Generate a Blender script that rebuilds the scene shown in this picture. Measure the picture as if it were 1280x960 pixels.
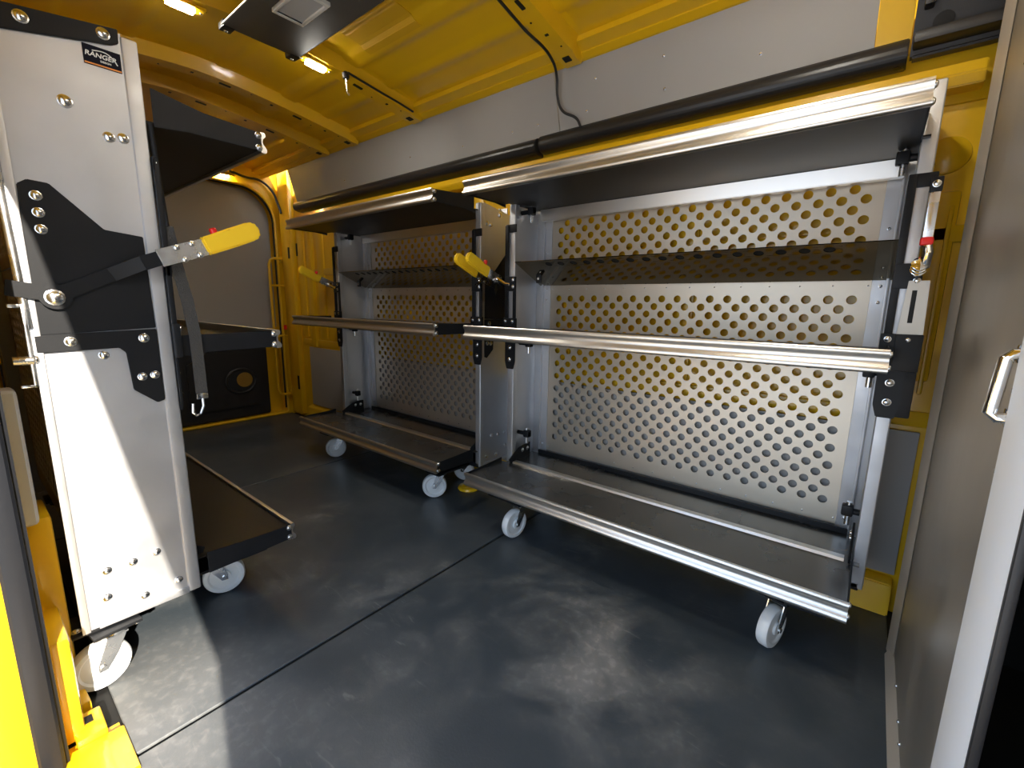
import bpy, bmesh, math, random
from mathutils import Vector, Matrix

# ------------------------------------------------------------------ scene, camera, light
for o in list(bpy.data.objects):
    bpy.data.objects.remove(o)
SC = bpy.context.scene
COL = SC.collection
random.seed(4)
PI = math.pi

cam_d = bpy.data.cameras.new('camera')
cam = bpy.data.objects.new('camera', cam_d)
COL.objects.link(cam)
CAM_R = ((0.7790532, 0.6267787, 0.0149842),
         (-0.1223379, 0.1285324, 0.9841305),
         (-0.6149061, 0.7685232, -0.1768123))       # right, up, forward
r_, u_, f_ = [Vector(v) for v in CAM_R]
m = Matrix((r_, u_, -f_)).transposed().to_4x4()
m.translation = Vector((0, 0, 1.0))
cam.matrix_world = m
cam_d.sensor_width = 36.0
cam_d.sensor_fit = 'HORIZONTAL'
cam_d.lens = 559.07 / 1280 * 36.0
cam_d.clip_start = 0.01
SC.camera = cam

SC.view_settings.view_transform = 'Standard'
SC.view_settings.look = 'None'
SC.view_settings.gamma = 1.0
SC.view_settings.use_curve_mapping = False
SC.view_settings.exposure = 0.68

SUN_AZ = Vector((-0.965, 0.262, 0.0))
SUN_EL = math.radians(27)
SUN_E = 10.0
SKY = 1.75

W = bpy.data.worlds.new('world')
SC.world = W
W.use_nodes = True
wn = W.node_tree.nodes
wl = W.node_tree.links
wn.clear()
w_out = wn.new('ShaderNodeOutputWorld')
w_bg = wn.new('ShaderNodeBackground')
w_bg.inputs['Strength'].default_value = SKY
w_tc = wn.new('ShaderNodeTexCoord')
w_sep = wn.new('ShaderNodeSeparateXYZ')
w_ramp = wn.new('ShaderNodeValToRGB')
wl.new(w_tc.outputs['Generated'], w_sep.inputs[0])
w_map = wn.new('ShaderNodeMapRange')
w_map.inputs['From Min'].default_value = -0.2
w_map.inputs['From Max'].default_value = 0.9
wl.new(w_sep.outputs['Z'], w_map.inputs['Value'])
wl.new(w_map.outputs['Result'], w_ramp.inputs['Fac'])
cr = w_ramp.color_ramp
cr.elements[0].position = 0.0
cr.elements[0].color = (0.35, 0.34, 0.33, 1)
cr.elements[1].position = 1.0
cr.elements[1].color = (0.36, 0.58, 1.0, 1)
e = cr.elements.new(0.19); e.color = (0.56, 0.64, 0.76, 1)
e = cr.elements.new(0.30); e.color = (0.62, 0.80, 1.0, 1)
wl.new(w_ramp.outputs['Color'], w_bg.inputs['Color'])
wl.new(w_bg.outputs[0], w_out.inputs['Surface'])

sun_d = bpy.data.lights.new('sun', 'SUN')
sun_d.energy = SUN_E
sun_d.angle = math.radians(0.6)
sun_d.color = (1.0, 0.90, 0.76)
sun = bpy.data.objects.new('sun', sun_d)
COL.objects.link(sun)
sdir = SUN_AZ.normalized() * math.cos(SUN_EL) - Vector((0, 0, 1)) * math.sin(SUN_EL)
sun.rotation_euler = sdir.to_track_quat('-Z', 'Y').to_euler()
sun.location = (6, -2, 5)

# ------------------------------------------------------------------ materials
def mat(name, color, rough=0.5, metal=0.0, spec=0.5, bump=None, vary=None, rvary=None, coat=0.0, stretch=(1, 1, 1), bscale=40):
    """vary=(scale, amount, second_colour), bump=strength, rvary=(scale, lo, hi)"""
    M = bpy.data.materials.new(name)
    M.use_nodes = True
    nt = M.node_tree
    b = nt.nodes['Principled BSDF']
    b.inputs['Base Color'].default_value = (*color, 1)
    b.inputs['Roughness'].default_value = rough
    b.inputs['Metallic'].default_value = metal
    b.inputs['Specular IOR Level'].default_value = spec
    if coat:
        b.inputs['Coat Weight'].default_value = coat
        b.inputs['Coat Roughness'].default_value = 0.08
    tc = nt.nodes.new('ShaderNodeTexCoord')
    mp = nt.nodes.new('ShaderNodeMapping')
    mp.inputs['Scale'].default_value = stretch
    nt.links.new(tc.outputs['Object'], mp.inputs['Vector'])
    def noise(scale, detail=5):
        n = nt.nodes.new('ShaderNodeTexNoise')
        n.inputs['Scale'].default_value = scale
        n.inputs['Detail'].default_value = detail
        nt.links.new(mp.outputs['Vector'], n.inputs['Vector'])
        return n
    if vary:
        n = noise(vary[0])
        rp = nt.nodes.new('ShaderNodeValToRGB')
        lo, hi = vary[3] if len(vary) > 3 else (0.35, 0.7)
        rp.color_ramp.elements[0].position = lo
        rp.color_ramp.elements[1].position = hi
        rp.color_ramp.elements[0].color = (*color, 1)
        c2 = vary[2]
        rp.color_ramp.elements[1].color = tuple(color[i] * (1 - vary[1]) + c2[i] * vary[1] for i in range(3)) + (1,)
        nt.links.new(n.outputs['Fac'], rp.inputs['Fac'])
        nt.links.new(rp.outputs['Color'], b.inputs['Base Color'])
    if rvary:
        n = noise(rvary[0])
        mr = nt.nodes.new('ShaderNodeMapRange')
        mr.inputs['From Min'].default_value = 0.3
        mr.inputs['From Max'].default_value = 0.7
        mr.inputs['To Min'].default_value = rvary[1]
        mr.inputs['To Max'].default_value = rvary[2]
        nt.links.new(n.outputs['Fac'], mr.inputs['Value'])
        nt.links.new(mr.outputs['Result'], b.inputs['Roughness'])
    if bump:
        n = noise(bscale, 3)
        bp = nt.nodes.new('ShaderNodeBump')
        bp.inputs['Strength'].default_value = bump
        bp.inputs['Distance'].default_value = 0.01
        nt.links.new(n.outputs['Fac'], bp.inputs['Height'])
        nt.links.new(bp.outputs['Normal'], b.inputs['Normal'])
    return M

def emis(name, color, strength):
    M = bpy.data.materials.new(name)
    M.use_nodes = True
    b = M.node_tree.nodes['Principled BSDF']
    b.inputs['Base Color'].default_value = (0.9, 0.9, 0.9, 1)
    b.inputs['Emission Color'].default_value = (*color, 1)
    b.inputs['Emission Strength'].default_value = strength
    return M

def rubber_mat():
    """black rubber matting with dusty scuffs"""
    M = bpy.data.materials.new('black_rubber_mat')
    M.use_nodes = True
    nt = M.node_tree
    N, L = nt.nodes, nt.links
    b = N['Principled BSDF']
    tc = N.new('ShaderNodeTexCoord')
    def noise(scale, detail, dist=0.0, st=(1, 1, 1)):
        mp = N.new('ShaderNodeMapping')
        mp.inputs['Scale'].default_value = st
        L.new(tc.outputs['Object'], mp.inputs['Vector'])
        n = N.new('ShaderNodeTexNoise')
        n.inputs['Scale'].default_value = scale
        n.inputs['Detail'].default_value = detail
        n.inputs['Distortion'].default_value = dist
        L.new(mp.outputs['Vector'], n.inputs['Vector'])
        return n.outputs['Fac']
    def ramp(fac, lo, hi):
        r = N.new('ShaderNodeMapRange')
        r.interpolation_type = 'SMOOTHSTEP'
        r.inputs['From Min'].default_value = lo
        r.inputs['From Max'].default_value = hi
        L.new(fac, r.inputs['Value'])
        return r.outputs['Result']
    def mul(a, c):
        x = N.new('ShaderNodeMath'); x.operation = 'MULTIPLY'
        L.new(a, x.inputs[0])
        if isinstance(c, (int, float)): x.inputs[1].default_value = c
        else: L.new(c, x.inputs[1])
        return x.outputs[0]
    def add(a, c):
        x = N.new('ShaderNodeMath'); x.operation = 'ADD'; x.use_clamp = True
        L.new(a, x.inputs[0]); L.new(c, x.inputs[1])
        return x.outputs[0]
    big = ramp(noise(2.1, 3, 0.4), 0.48, 0.68)
    mid = ramp(noise(7.0, 8, 0.8), 0.42, 0.72)
    fine = ramp(noise(38, 6, 0.3), 0.45, 0.75)
    scr = ramp(noise(9, 9, 1.5, (1, 5, 1)), 0.60, 0.72)
    # a worn, dusty patch where people step in through the side door
    mpw = N.new('ShaderNodeMapping')
    mpw.vector_type = 'POINT'
    mpw.inputs['Location'].default_value = (0.62 * 1.9, -1.06 * 2.4, 0)
    mpw.inputs['Scale'].default_value = (1.9, 2.4, 1)
    L.new(tc.outputs['Object'], mpw.inputs['Vector'])
    grd = N.new('ShaderNodeTexGradient'); grd.gradient_type = 'SPHERICAL'
    L.new(mpw.outputs['Vector'], grd.inputs['Vector'])
    worn = ramp(grd.outputs['Fac'], 0.0, 0.7)
    mp2 = N.new('ShaderNodeMapping')
    mp2.inputs['Location'].default_value = (1.25 * 2.0, -0.22 * 3.0, 0)
    mp2.inputs['Scale'].default_value = (2.0, 3.0, 1)
    L.new(tc.outputs['Object'], mp2.inputs['Vector'])
    g2 = N.new('ShaderNodeTexGradient'); g2.gradient_type = 'SPHERICAL'
    L.new(mp2.outputs['Vector'], g2.inputs['Vector'])
    step = ramp(g2.outputs['Fac'], 0.0, 0.8)  # dust by the door edge, made paler to lift the sun patch
    haze = ramp(noise(3.4, 9, 0.6), 0.38, 0.72)
    dust = add(mul(mul(big, mid), 0.35), mul(mul(worn, haze), 0.75))
    dust = add(dust, mul(haze, 0.13))
    dust = add(dust, mul(step, 0.42))
    dust = add(dust, mul(mul(scr, big), 0.3))
    dust = add(mul(dust, 0.8), mul(mul(fine, dust), 0.5))
    mx = N.new('ShaderNodeMix'); mx.data_type = 'RGBA'
    mx.inputs['A'].default_value = (0.037, 0.049, 0.061, 1)
    mx.inputs['B'].default_value = (0.26, 0.26, 0.25, 1)
    L.new(dust, mx.inputs['Factor'])
    L.new(mx.outputs['Result'], b.inputs['Base Color'])
    rr = N.new('ShaderNodeMapRange')
    rr.inputs['To Min'].default_value = 0.33
    rr.inputs['To Max'].default_value = 0.62
    L.new(add(dust, mul(noise(14, 4), 0.25)), rr.inputs['Value'])
    L.new(rr.outputs['Result'], b.inputs['Roughness'])
    bp = N.new('ShaderNodeBump')
    bp.inputs['Strength'].default_value = 0.08
    bp.inputs['Distance'].default_value = 0.004
    L.new(noise(160, 3), bp.inputs['Height'])
    L.new(bp.outputs['Normal'], b.inputs['Normal'])
    return M

YEL = (0.86, 0.52, 0.008)
MT = dict(
    yellow=mat('yellow_body_paint', YEL, 0.32, coat=0.4, vary=(3, 0.18, (0.6, 0.32, 0.01))),
    yellow_dull=mat('yellow_damping_pad', (0.74, 0.43, 0.01), 0.55),
    grip=mat('yellow_vinyl_grip', (0.95, 0.62, 0.02), 0.4, spec=0.5),
    alu=mat('brushed_aluminium', (0.80, 0.80, 0.80), 0.34, 1.0, vary=(6, 0.25, (0.6, 0.6, 0.61)), rvary=(5, 0.28, 0.42), bump=0.02, stretch=(1, 1, 12)),
    alu_panel=mat('mill_aluminium_sheet', (0.64, 0.65, 0.67), 0.48, 0.85, vary=(7, 0.35, (0.50, 0.51, 0.54)), rvary=(9, 0.40, 0.55), bump=0.015),
    alu_perf=mat('perforated_aluminium', (0.64, 0.565, 0.46), 0.40, 0.75, vary=(3, 0.3, (0.50, 0.44, 0.36))),
    alu_lip=mat('extruded_aluminium', (0.74, 0.72, 0.68), 0.34, 1.0, vary=(4, 0.2, (0.7, 0.7, 0.7)), stretch=(0.3, 6, 6)),
    alu_flange=mat('pale_flange', (0.62, 0.57, 0.50), 0.5, 0.5),
    alu_post=mat('satin_aluminium_post', (0.78, 0.82, 0.88), 0.5, 0.3),
    part=mat('partition_aluminium', (0.50, 0.46, 0.40), 0.36, 0.95, vary=(4, 0.3, (0.4, 0.38, 0.35)), rvary=(6, 0.38, 0.5), bump=0.015, stretch=(1, 1, 0.4)),
    black=mat('black_powder_coat', (0.009, 0.010, 0.012), 0.48, spec=0.25, vary=(9, 0.3, (0.02, 0.02, 0.022)), bump=0.02, bscale=200),
    sheet=mat('black_shelf_sheet', (0.17, 0.165, 0.155), 0.22, 0.85, rvary=(6, 0.20, 0.32)),
    strip=mat('polished_dark_strip', (0.40, 0.35, 0.26), 0.07, 1.0),
    dsheet=mat('matt_black_sheet', (0.012, 0.010, 0.008), 0.40, spec=0.25),
    plastic=mat('black_plastic', (0.018, 0.018, 0.02), 0.42, bump=0.05, bscale=220),
    foam=mat('black_trim_cover', (0.020, 0.020, 0.021), 0.30, spec=0.5, rvary=(4, 0.26, 0.4)),
    rubber=mat('rubber_seal', (0.007, 0.008, 0.011), 0.5, spec=0.3, bump=0.05),
    board=mat('grey_wall_board', (0.40, 0.395, 0.385), 0.5, vary=(2.5, 0.3, (0.33, 0.325, 0.31)), bump=0.01),
    liner=mat('dark_grey_roof_board', (0.075, 0.072, 0.068), 0.6),
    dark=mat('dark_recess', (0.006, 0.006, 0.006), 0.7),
    steel=mat('zinc_plated_steel', (0.78, 0.79, 0.80), 0.22, 1.0, rvary=(20, 0.15, 0.35)),
    chrome=mat('chrome', (0.86, 0.87, 0.88), 0.07, 1.0),
    nylon=mat('white_nylon', (0.82, 0.84, 0.84), 0.38, spec=0.5, vary=(14, 0.2, (0.6, 0.6, 0.58))),
    red=mat('red_plastic', (0.75, 0.015, 0.01), 0.35),
    web=mat('grey_black_webbing', (0.05, 0.048, 0.045), 0.8, bump=0.3, bscale=300),
    white=mat('white_plastic', (0.75, 0.75, 0.73), 0.4),
    lens=mat('frosted_lens', (0.55, 0.57, 0.60), 0.25),
    label=mat('black_label', (0.008, 0.008, 0.016), 0.6, spec=0.15),
    lwhite=mat('label_white_ink', (0.85, 0.85, 0.82), 0.45),
    lorange=mat('label_orange_ink', (0.80, 0.28, 0.05), 0.45),
    lamp=emis('led_lens_lit', (1.0, 0.95, 0.86), 60.0),
    ground=mat('grey_asphalt', (0.56, 0.565, 0.56), 0.9, vary=(3, 0.4, (0.45, 0.455, 0.45))),
    mat=rubber_mat(),
    cloth=mat('black_seat_cloth', (0.015, 0.015, 0.017), 0.85, bump=0.2, bscale=150),
)

# ------------------------------------------------------------------ mesh helpers
class MB:
    """collects shapes in one bmesh; build() links them as ONE mesh object"""
    def __init__(s):
        s.bm = bmesh.new()
        s.mi = 0
    def _merge(s, b, mtx=None):
        if mtx is not None:
            bmesh.ops.transform(b, matrix=mtx, verts=b.verts)
        for f in b.faces: f.material_index = s.mi
        me = bpy.data.meshes.new('tmp')
        b.to_mesh(me); b.free()
        s.bm.from_mesh(me)
        bpy.data.meshes.remove(me)
        return s
    def box(s, lo, hi, bev=0.0, rot=None, segs=2):
        b = bmesh.new()
        lo = Vector(lo); hi = Vector(hi)
        bmesh.ops.create_cube(b, size=1)
        d = hi - lo
        bmesh.ops.scale(b, vec=(abs(d.x), abs(d.y), abs(d.z)), verts=b.verts)
        if bev:
            bmesh.ops.bevel(b, geom=list(b.edges), offset=bev, segments=segs, affect='EDGES', profile=0.6)
        mtx = Matrix.Translation((lo + hi) / 2)
        if rot is not None: mtx = mtx @ rot.to_4x4()
        return s._merge(b, mtx)
    def prism(s, pts, axis, a, b_, bev=0.0):
        """closed 2-D outline extruded along axis from a to b_. axis x: (y,z); y: (x,z); z: (x,y)"""
        def P(p, t):
            return {'x': (t, p[0], p[1]), 'y': (p[0], t, p[1]), 'z': (p[0], p[1], t)}[axis]
        b = bmesh.new()
        v0 = [b.verts.new(P(p, a)) for p in pts]
        v1 = [b.verts.new(P(p, b_)) for p in pts]
        n = len(pts)
        b.faces.new(v0); b.faces.new(v1[::-1])
        for i in range(n):
            b.faces.new((v0[i], v1[i], v1[(i + 1) % n], v0[(i + 1) % n]))
        bmesh.ops.recalc_face_normals(b, faces=b.faces)
        if bev:
            bmesh.ops.bevel(b, geom=list(b.edges), offset=bev, segments=2, affect='EDGES')
        return s._merge(b)
    def tube(s, pts, r, n=10, cap=True):
        pts = [Vector(p) for p in pts]
        b = bmesh.new()
        rings = []
        up = None
        for i, p in enumerate(pts):
            t = (pts[min(i + 1, len(pts) - 1)] - pts[max(i - 1, 0)]).normalized()
            if up is None:
                up = Vector((0, 0, 1)) if abs(t.z) < 0.9 else Vector((1, 0, 0))
            a = t.cross(up).normalized()
            up = a.cross(t).normalized()
            rr = r[i] if isinstance(r, (list, tuple)) else r
            rings.append([b.verts.new(p + (a * math.cos(k * 2 * PI / n) + up * math.sin(k * 2 * PI / n)) * rr) for k in range(n)])
        for A, B in zip(rings, rings[1:]):
            for k in range(n):
                b.faces.new((A[k], A[(k + 1) % n], B[(k + 1) % n], B[k]))
        if cap:
            b.faces.new(rings[0][::-1]); b.faces.new(rings[-1])
        bmesh.ops.recalc_face_normals(b, faces=b.faces)
        return s._merge(b)
    def cyl(s, p, q, r, n=20):
        return s.tube([p, q], r, n)
    def lathe(s, prof, mtx, n=28):
        """prof: (radius, height) around local z"""
        b = bmesh.new()
        rings = [[b.verts.new((r * math.cos(k * 2 * PI / n), r * math.sin(k * 2 * PI / n), h)) for k in range(n)] for r, h in prof]
        for A, B in zip(rings, rings[1:]):
            for k in range(n):
                b.faces.new((A[k], A[(k + 1) % n], B[(k + 1) % n], B[k]))
        b.faces.new(rings[0][::-1]); b.faces.new(rings[-1])
        bmesh.ops.recalc_face_normals(b, faces=b.faces)
        return s._merge(b, mtx)
    def build(s, name, mats, parent=None, loc=None, smooth=35):
        me = bpy.data.meshes.new(name)
        bmesh.ops.remove_doubles(s.bm, verts=s.bm.verts, dist=1e-6)
        s.bm.to_mesh(me); s.bm.free()
        if not isinstance(mats, (list, tuple)): mats = [mats]
        for m_ in mats: me.materials.append(m_)
        if smooth:
            for p in me.polygons: p.use_smooth = True
            me.set_sharp_from_angle(angle=math.radians(smooth))
        o = bpy.data.objects.new(name, me)
        COL.objects.link(o)
        if parent is not None: o.parent = parent
        if loc is not None: o.location = loc
        return o

def tag(o, label, cat, group=None):
    o['label'] = label; o['category'] = cat
    if group: o['group'] = group
    return o
def struct(o):
    o['kind'] = 'structure'
    return o
def empty(name, loc, rz=0.0):
    o = bpy.data.objects.new(name, None)
    o.empty_display_size = 0.05
    COL.objects.link(o)
    o.location = loc; o.rotation_euler = (0, 0, rz)
    return o
def align(p, axis):
    q = Vector(axis).normalized().to_track_quat('Z', 'Y')
    return Matrix.Translation(p) @ q.to_matrix().to_4x4()

# one bolt head, shared by every bolt of the scene
_b = MB()
_b.lathe([(0.0105, 0), (0.0105, 0.0015), (0.0085, 0.002), (0.0078, 0.0045), (0.005, 0.0065), (0.0005, 0.0072)], Matrix(), 14)
_t = _b.build('bolt', MT['steel'])
BOLT = _t.data
bpy.data.objects.remove(_t)
def bolt(parent, p, axis, s=1.0, name='bolt'):
    o = bpy.data.objects.new(name, BOLT)
    COL.objects.link(o)
    o.parent = parent
    o.matrix_local = align(p, axis) @ Matrix.Scale(s, 4)
    return o

def text_mesh(txt, size, depth, shear=0.0):
    c = bpy.data.curves.new('t', 'FONT')
    c.body = txt; c.size = size; c.extrude = depth; c.shear = shear
    c.offset = size * 0.022; c.align_x = 'CENTER'; c.align_y = 'CENTER'
    o = bpy.data.objects.new('t', c)
    COL.objects.link(o)
    dg = bpy.context.evaluated_depsgraph_get()
    me = bpy.data.meshes.new_from_object(o.evaluated_get(dg))
    bpy.data.objects.remove(o); bpy.data.curves.remove(c)
    return me

# ------------------------------------------------------------------ the van: floor, walls, roof
XR, XF = -4.06, 0.158          # rear doors, bulkhead
YW = 1.87                      # far side wall (inner skin)
Y0 = 0.135                     # edge of the matting at the side door

b = MB(); b.box((XR, -0.02, -0.06), (2.0, YW + 0.05, -0.008))
struct(b.build('floor', MT['dark']))

mats = [(XR + 0.015, -2.556, 'black rubber floor mat at the rear doors, behind the farther seam'),
        (-2.548, -1.166, 'black rubber floor mat between the two seams, under the caster wheels'),
        (-1.154, 0.150, 'black rubber floor mat with pale dusty scuffs, nearest the partition')]
for x0, x1, lab in mats:
    b = MB(); b.box((x0, Y0, -0.008), (x1, YW - 0.035, 0.0), 0.002, segs=1)
    o = b.build('floor_mat', MT['mat'])
    tag(o, lab, 'floor mat', 'rubber floor mats')

# roof: arched skin with shallow swages
def zb(y):
    t = abs((y - 0.88) / 0.82)
    return 1.955 + 0.10 * (1 - min(t, 1.0) ** 1.5)
def roof_z(y):
    z = zb(y) + 0.058
    for yc, w, d in ((0.35, 0.05, 0.010), (0.62, 0.03, 0.008), (1.30, 0.05, 0.012), (1.50, 0.03, 0.008), (0.98, 0.03, 0.006)):
        t = abs(y - yc) / w
        if t < 1: z -= d * min(1, (1 - t) * 3)
    return z
ys = [0.0 + i * 1.76 / 110 for i in range(111)]
prof = [(y, roof_z(y)) for y in ys] + [(y, roof_z(y) + 0.03) for y in reversed(ys)]
b = MB(); b.prism(prof, 'x', XR - 0.1, 2.0)
ceiling = struct(b.build('ceiling', MT['yellow']))
# darker sound-damping pad stuck between the second and third bow
b = MB()
pad = [(-1.62, 1.10), (-1.28, 1.10), (-1.28, 1.44), (-1.62, 1.44)]
n = 14
for i in range(n):
    ya = 1.08 + i * 0.22 / n; yb = 1.08 + (i + 1) * 0.22 / n
    b.prism([(ya, roof_z(ya) - 0.003), (yb, roof_z(yb) - 0.003), (yb, roof_z(yb) + 0.002), (ya, roof_z(ya) + 0.002)], 'x', -1.86, -1.52)
o = b.build('damping_pad', MT['yellow_dull'], ceiling); o['label'] = 'dull darker yellow square pad on the roof skin'

def bow(i, x, w=0.105, h=0.060, y0=0.04, y1=1.722):
    """hat-section roof bow following the arch, with slots and an end foot"""
    b = MB()
    n = 40
    sec = [(-w * 0.85, h), (-w * 0.5, h * 0.92), (-w * 0.36, 0.0), (w * 0.36, 0.0), (w * 0.5, h * 0.92), (w * 0.85, h)]
    bm = bmesh.new(); rings = []
    for k in range(n + 1):
        y = y0 + (y1 - y0) * k / n
        s_ = 1.0 if k < n - 2 else (1.12 if k == n - 2 else 0.9)
        rings.append([bm.verts.new((x + a * s_, y, zb(y) + c)) for a, c in sec])
    for A, B in zip(rings, rings[1:]):
        for k in range(len(sec) - 1):
            bm.faces.new((A[k], B[k], B[k + 1], A[k + 1]))
    bm.faces.new(rings[-1]); bm.faces.new(rings[0][::-1])
    bmesh.ops.recalc_face_normals(bm, faces=bm.faces)
    b._merge(bm)
    b.mi = 1
    for k, (y, ln) in enumerate(((0.28, 0.03), (0.55, 0.05), (0.86, 0.012), (0.98, 0.05), (1.22, 0.012), (1.34, 0.045), (1.52, 0.01), (1.655, 0.028))):
        z0, z1 = zb(y), zb(y + ln)
        b.box((x - 0.007 - (0.008 if k == 7 else 0), y, min(z0, z1) - 0.0012), (x + 0.007 + (0.008 if k == 7 else 0), y + ln, max(z0, z1) + 0.002), rot=Matrix.Rotation(math.atan2(z1 - z0, ln), 3, 'X'))
    for k, (y, dx) in enumerate(((0.45, 0.018), (0.74, -0.016), (1.12, 0.017), (1.45, -0.018), (1.60, 0.016))):
        b.cyl((x + dx, y, zb(y) - 0.0012), (x + dx, y, zb(y) + 0.003), 0.004, 10)
    o = struct(b.build('trim_%d' % i, [MT['yellow'], MT['dark']]))
    o['label'] = lab_bow[i]
    return o
lab_bow = {1: 'yellow roof bow nearest the rear doors', 2: 'yellow roof bow second from the rear doors',
           3: 'yellow roof bow carrying the two lit lamps', 4: 'yellow roof bow with a black cable along its side',
           5: 'yellow roof bow nearest the partition'}
for i, x in ((1, -3.0), (2, -2.66), (3, -2.06), (4, -1.08), (5, -0.25)):
    bow(i, x)

# far side wall: yellow inner skin with pressed ribs, grey boards, yellow base
b = MB()
b.box((XR - 0.1, YW, -0.06), (2.0, YW + 0.04, 2.05))
for x in (-3.72, -3.42, -2.95, -2.35, -1.75, -1.2, -0.62):
    b.box((x - 0.05, YW - 0.012, 0.70), (x + 0.05, YW + 0.01, 1.58), 0.012)
for z in (0.66, 1.22, 1.60):
    b.box((XR + 0.3, YW - 0.010, z - 0.025), (0.30, YW + 0.01, z + 0.025), 0.009)
# pressed shapes beside the partition and at the rear pillar
b.lathe([(0.055, -0.01), (0.050, 0.006), (0.030, 0.016), (0.001, 0.019)], align((0.105, YW, 1.44), (0, -1, 0)), 24)
b.box((0.085, YW - 0.010, 0.78), (0.15, YW + 0.01, 1.34), 0.01)
b.box((0.128, YW - 0.014, 0.74), (0.14, YW + 0.01, 1.30), 0.006)
b.box((-3.60, YW - 0.03, 0.62), (-3.52, YW + 0.01, 1.60), 0.02)
b.box((-3.98, YW - 0.045, 0.02), (-3.80, YW + 0.01, 2.04), 0.02)
b.mi = 1
b.box((-3.79, YW - 0.046 + 0.034, 1.36), (-3.765, YW - 0.008, 1.46), 0.003)
b.box((-3.845, YW - 0.0465, 0.24), (-3.815, YW - 0.043, 0.36), 0.001)
b.box((-3.86, YW - 0.0465, 1.34), (-3.83, YW - 0.043, 1.43), 0.001)
wall = struct(b.build('wall_back', [MT['yellow'], MT['dark']]))
b = MB(); b.box((-3.66, YW - 0.016, 0.13), (XF - 0.005, YW - 0.012 + 0.008, 0.62), 0.003)
o = b.build('lower_wall_board', MT['board'], wall); o['label'] = 'grey lower wall board behind the shelving carts'
b = MB()
b.prism([(YW - 0.002, 0.12), (YW - 0.045, 0.105), (YW - 0.06, 0.0), (YW - 0.002, 0.0)], 'x', -3.7, 0.15, 0.004)
b.build('base_flange', MT['yellow'], wall)
# upper board leaning in to the roof edge
up = [(1.815, 1.70), (1.735, 1.992), (1.745, 1.996), (1.826, 1.70)]
bd = []
for x0, x1 in ((-3.60, -1.192), (-1.188, -0.10)):
    b = MB(); b.prism(up, 'x', x0, x1)
    bd.append(b.build('upper_wall_board', MT['board'], wall))
def on_up(x, z, off=0.001):
    t = (z - 1.70) / 0.292
    return (x, 1.815 - 0.08 * t - off, z)
for x, z in ((-2.9, 1.80), (-2.2, 1.82), (-1.78, 1.80), (-1.45, 1.80), (-1.30, 1.80), (-1.05, 1.80), (-1.0, 1.90), (-0.72, 1.80), (-0.72, 1.90), (-0.40, 1.82)):
    b_ = bolt(wall, on_up(x, z), (0, -1, -0.27), 0.45, 'screw')
# yellow roof-edge rail
b = MB()
b.prism([(1.700, 1.984), (1.735, 1.968), (1.755, 1.974), (1.755, 2.02), (1.70, 2.02)], 'x', XR, 0.6, 0.004)
b.prism([(1.655, 2.000), (1.700, 1.988), (1.70, 2.02), (1.655, 2.02)], 'x', XR, 0.6)
b.build('roof_rail', MT['yellow'], wall)
# yellow pillar strip and dark bracket at the front end
b = MB(); b.prism([(1.812, 1.72), (1.722, 1.992), (1.745, 1.996), (1.83, 1.72)], 'x', -0.098, -0.018)
b.build('pillar_strip', MT['yellow'], wall)
b = MB()
b.prism([(1.80, 1.70), (1.70, 1.995), (1.745, 1.998), (1.84, 1.70)], 'x', -0.015, 0.6, 0.006)
b.box((-0.012, 1.74, 1.715), (0.6, 1.80, 1.745), 0.008)
b.box((0.0, 1.735, 1.80), (0.022, 1.80, 1.90), 0.006)
b.mi = 1
b.lathe([(0.022, 0.0), (0.022, 0.003), (0.014, 0.004)], align((0.045, 1.772, 1.765), (0, -1, -0.33)), 18)
b.build('front_bracket', [MT['plastic'], MT['dark']], wall)

# two black padded trim covers under the upper board
def trim_cover(x0, x1, bulge, lab, dz=0.0):
    n = 12
    pr = []
    for k in range(n + 1):
        a = PI * k / n
        pr.append((1.822 - bulge * math.sin(a) ** 0.8, 1.712 + dz - 0.038 * math.cos(a)))
    pr += [(1.84, 1.75 + dz), (1.84, 1.674 + dz)]
    b = MB(); b.prism(pr, 'x', x0, x1, 0.003)
    o = b.build('trim_cover', MT['foam'], wall)
    o['label'] = lab
trim_cover(-3.60, -1.302, 0.060, 'rounded black trim cover at the rear half of the wall')
trim_cover(-1.298, -0.02, 0.040, 'flatter black trim cover at the front half of the wall', 0.010)

# yellow lip of the wall below the trim
b = MB(); b.prism([(1.80, 1.600), (1.785, 1.625), (1.79, 1.655), (YW, 1.66), (YW, 1.60)], 'x', -3.6, 0.15, 0.003)
b.build('waist_rail', MT['yellow'], wall)

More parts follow.
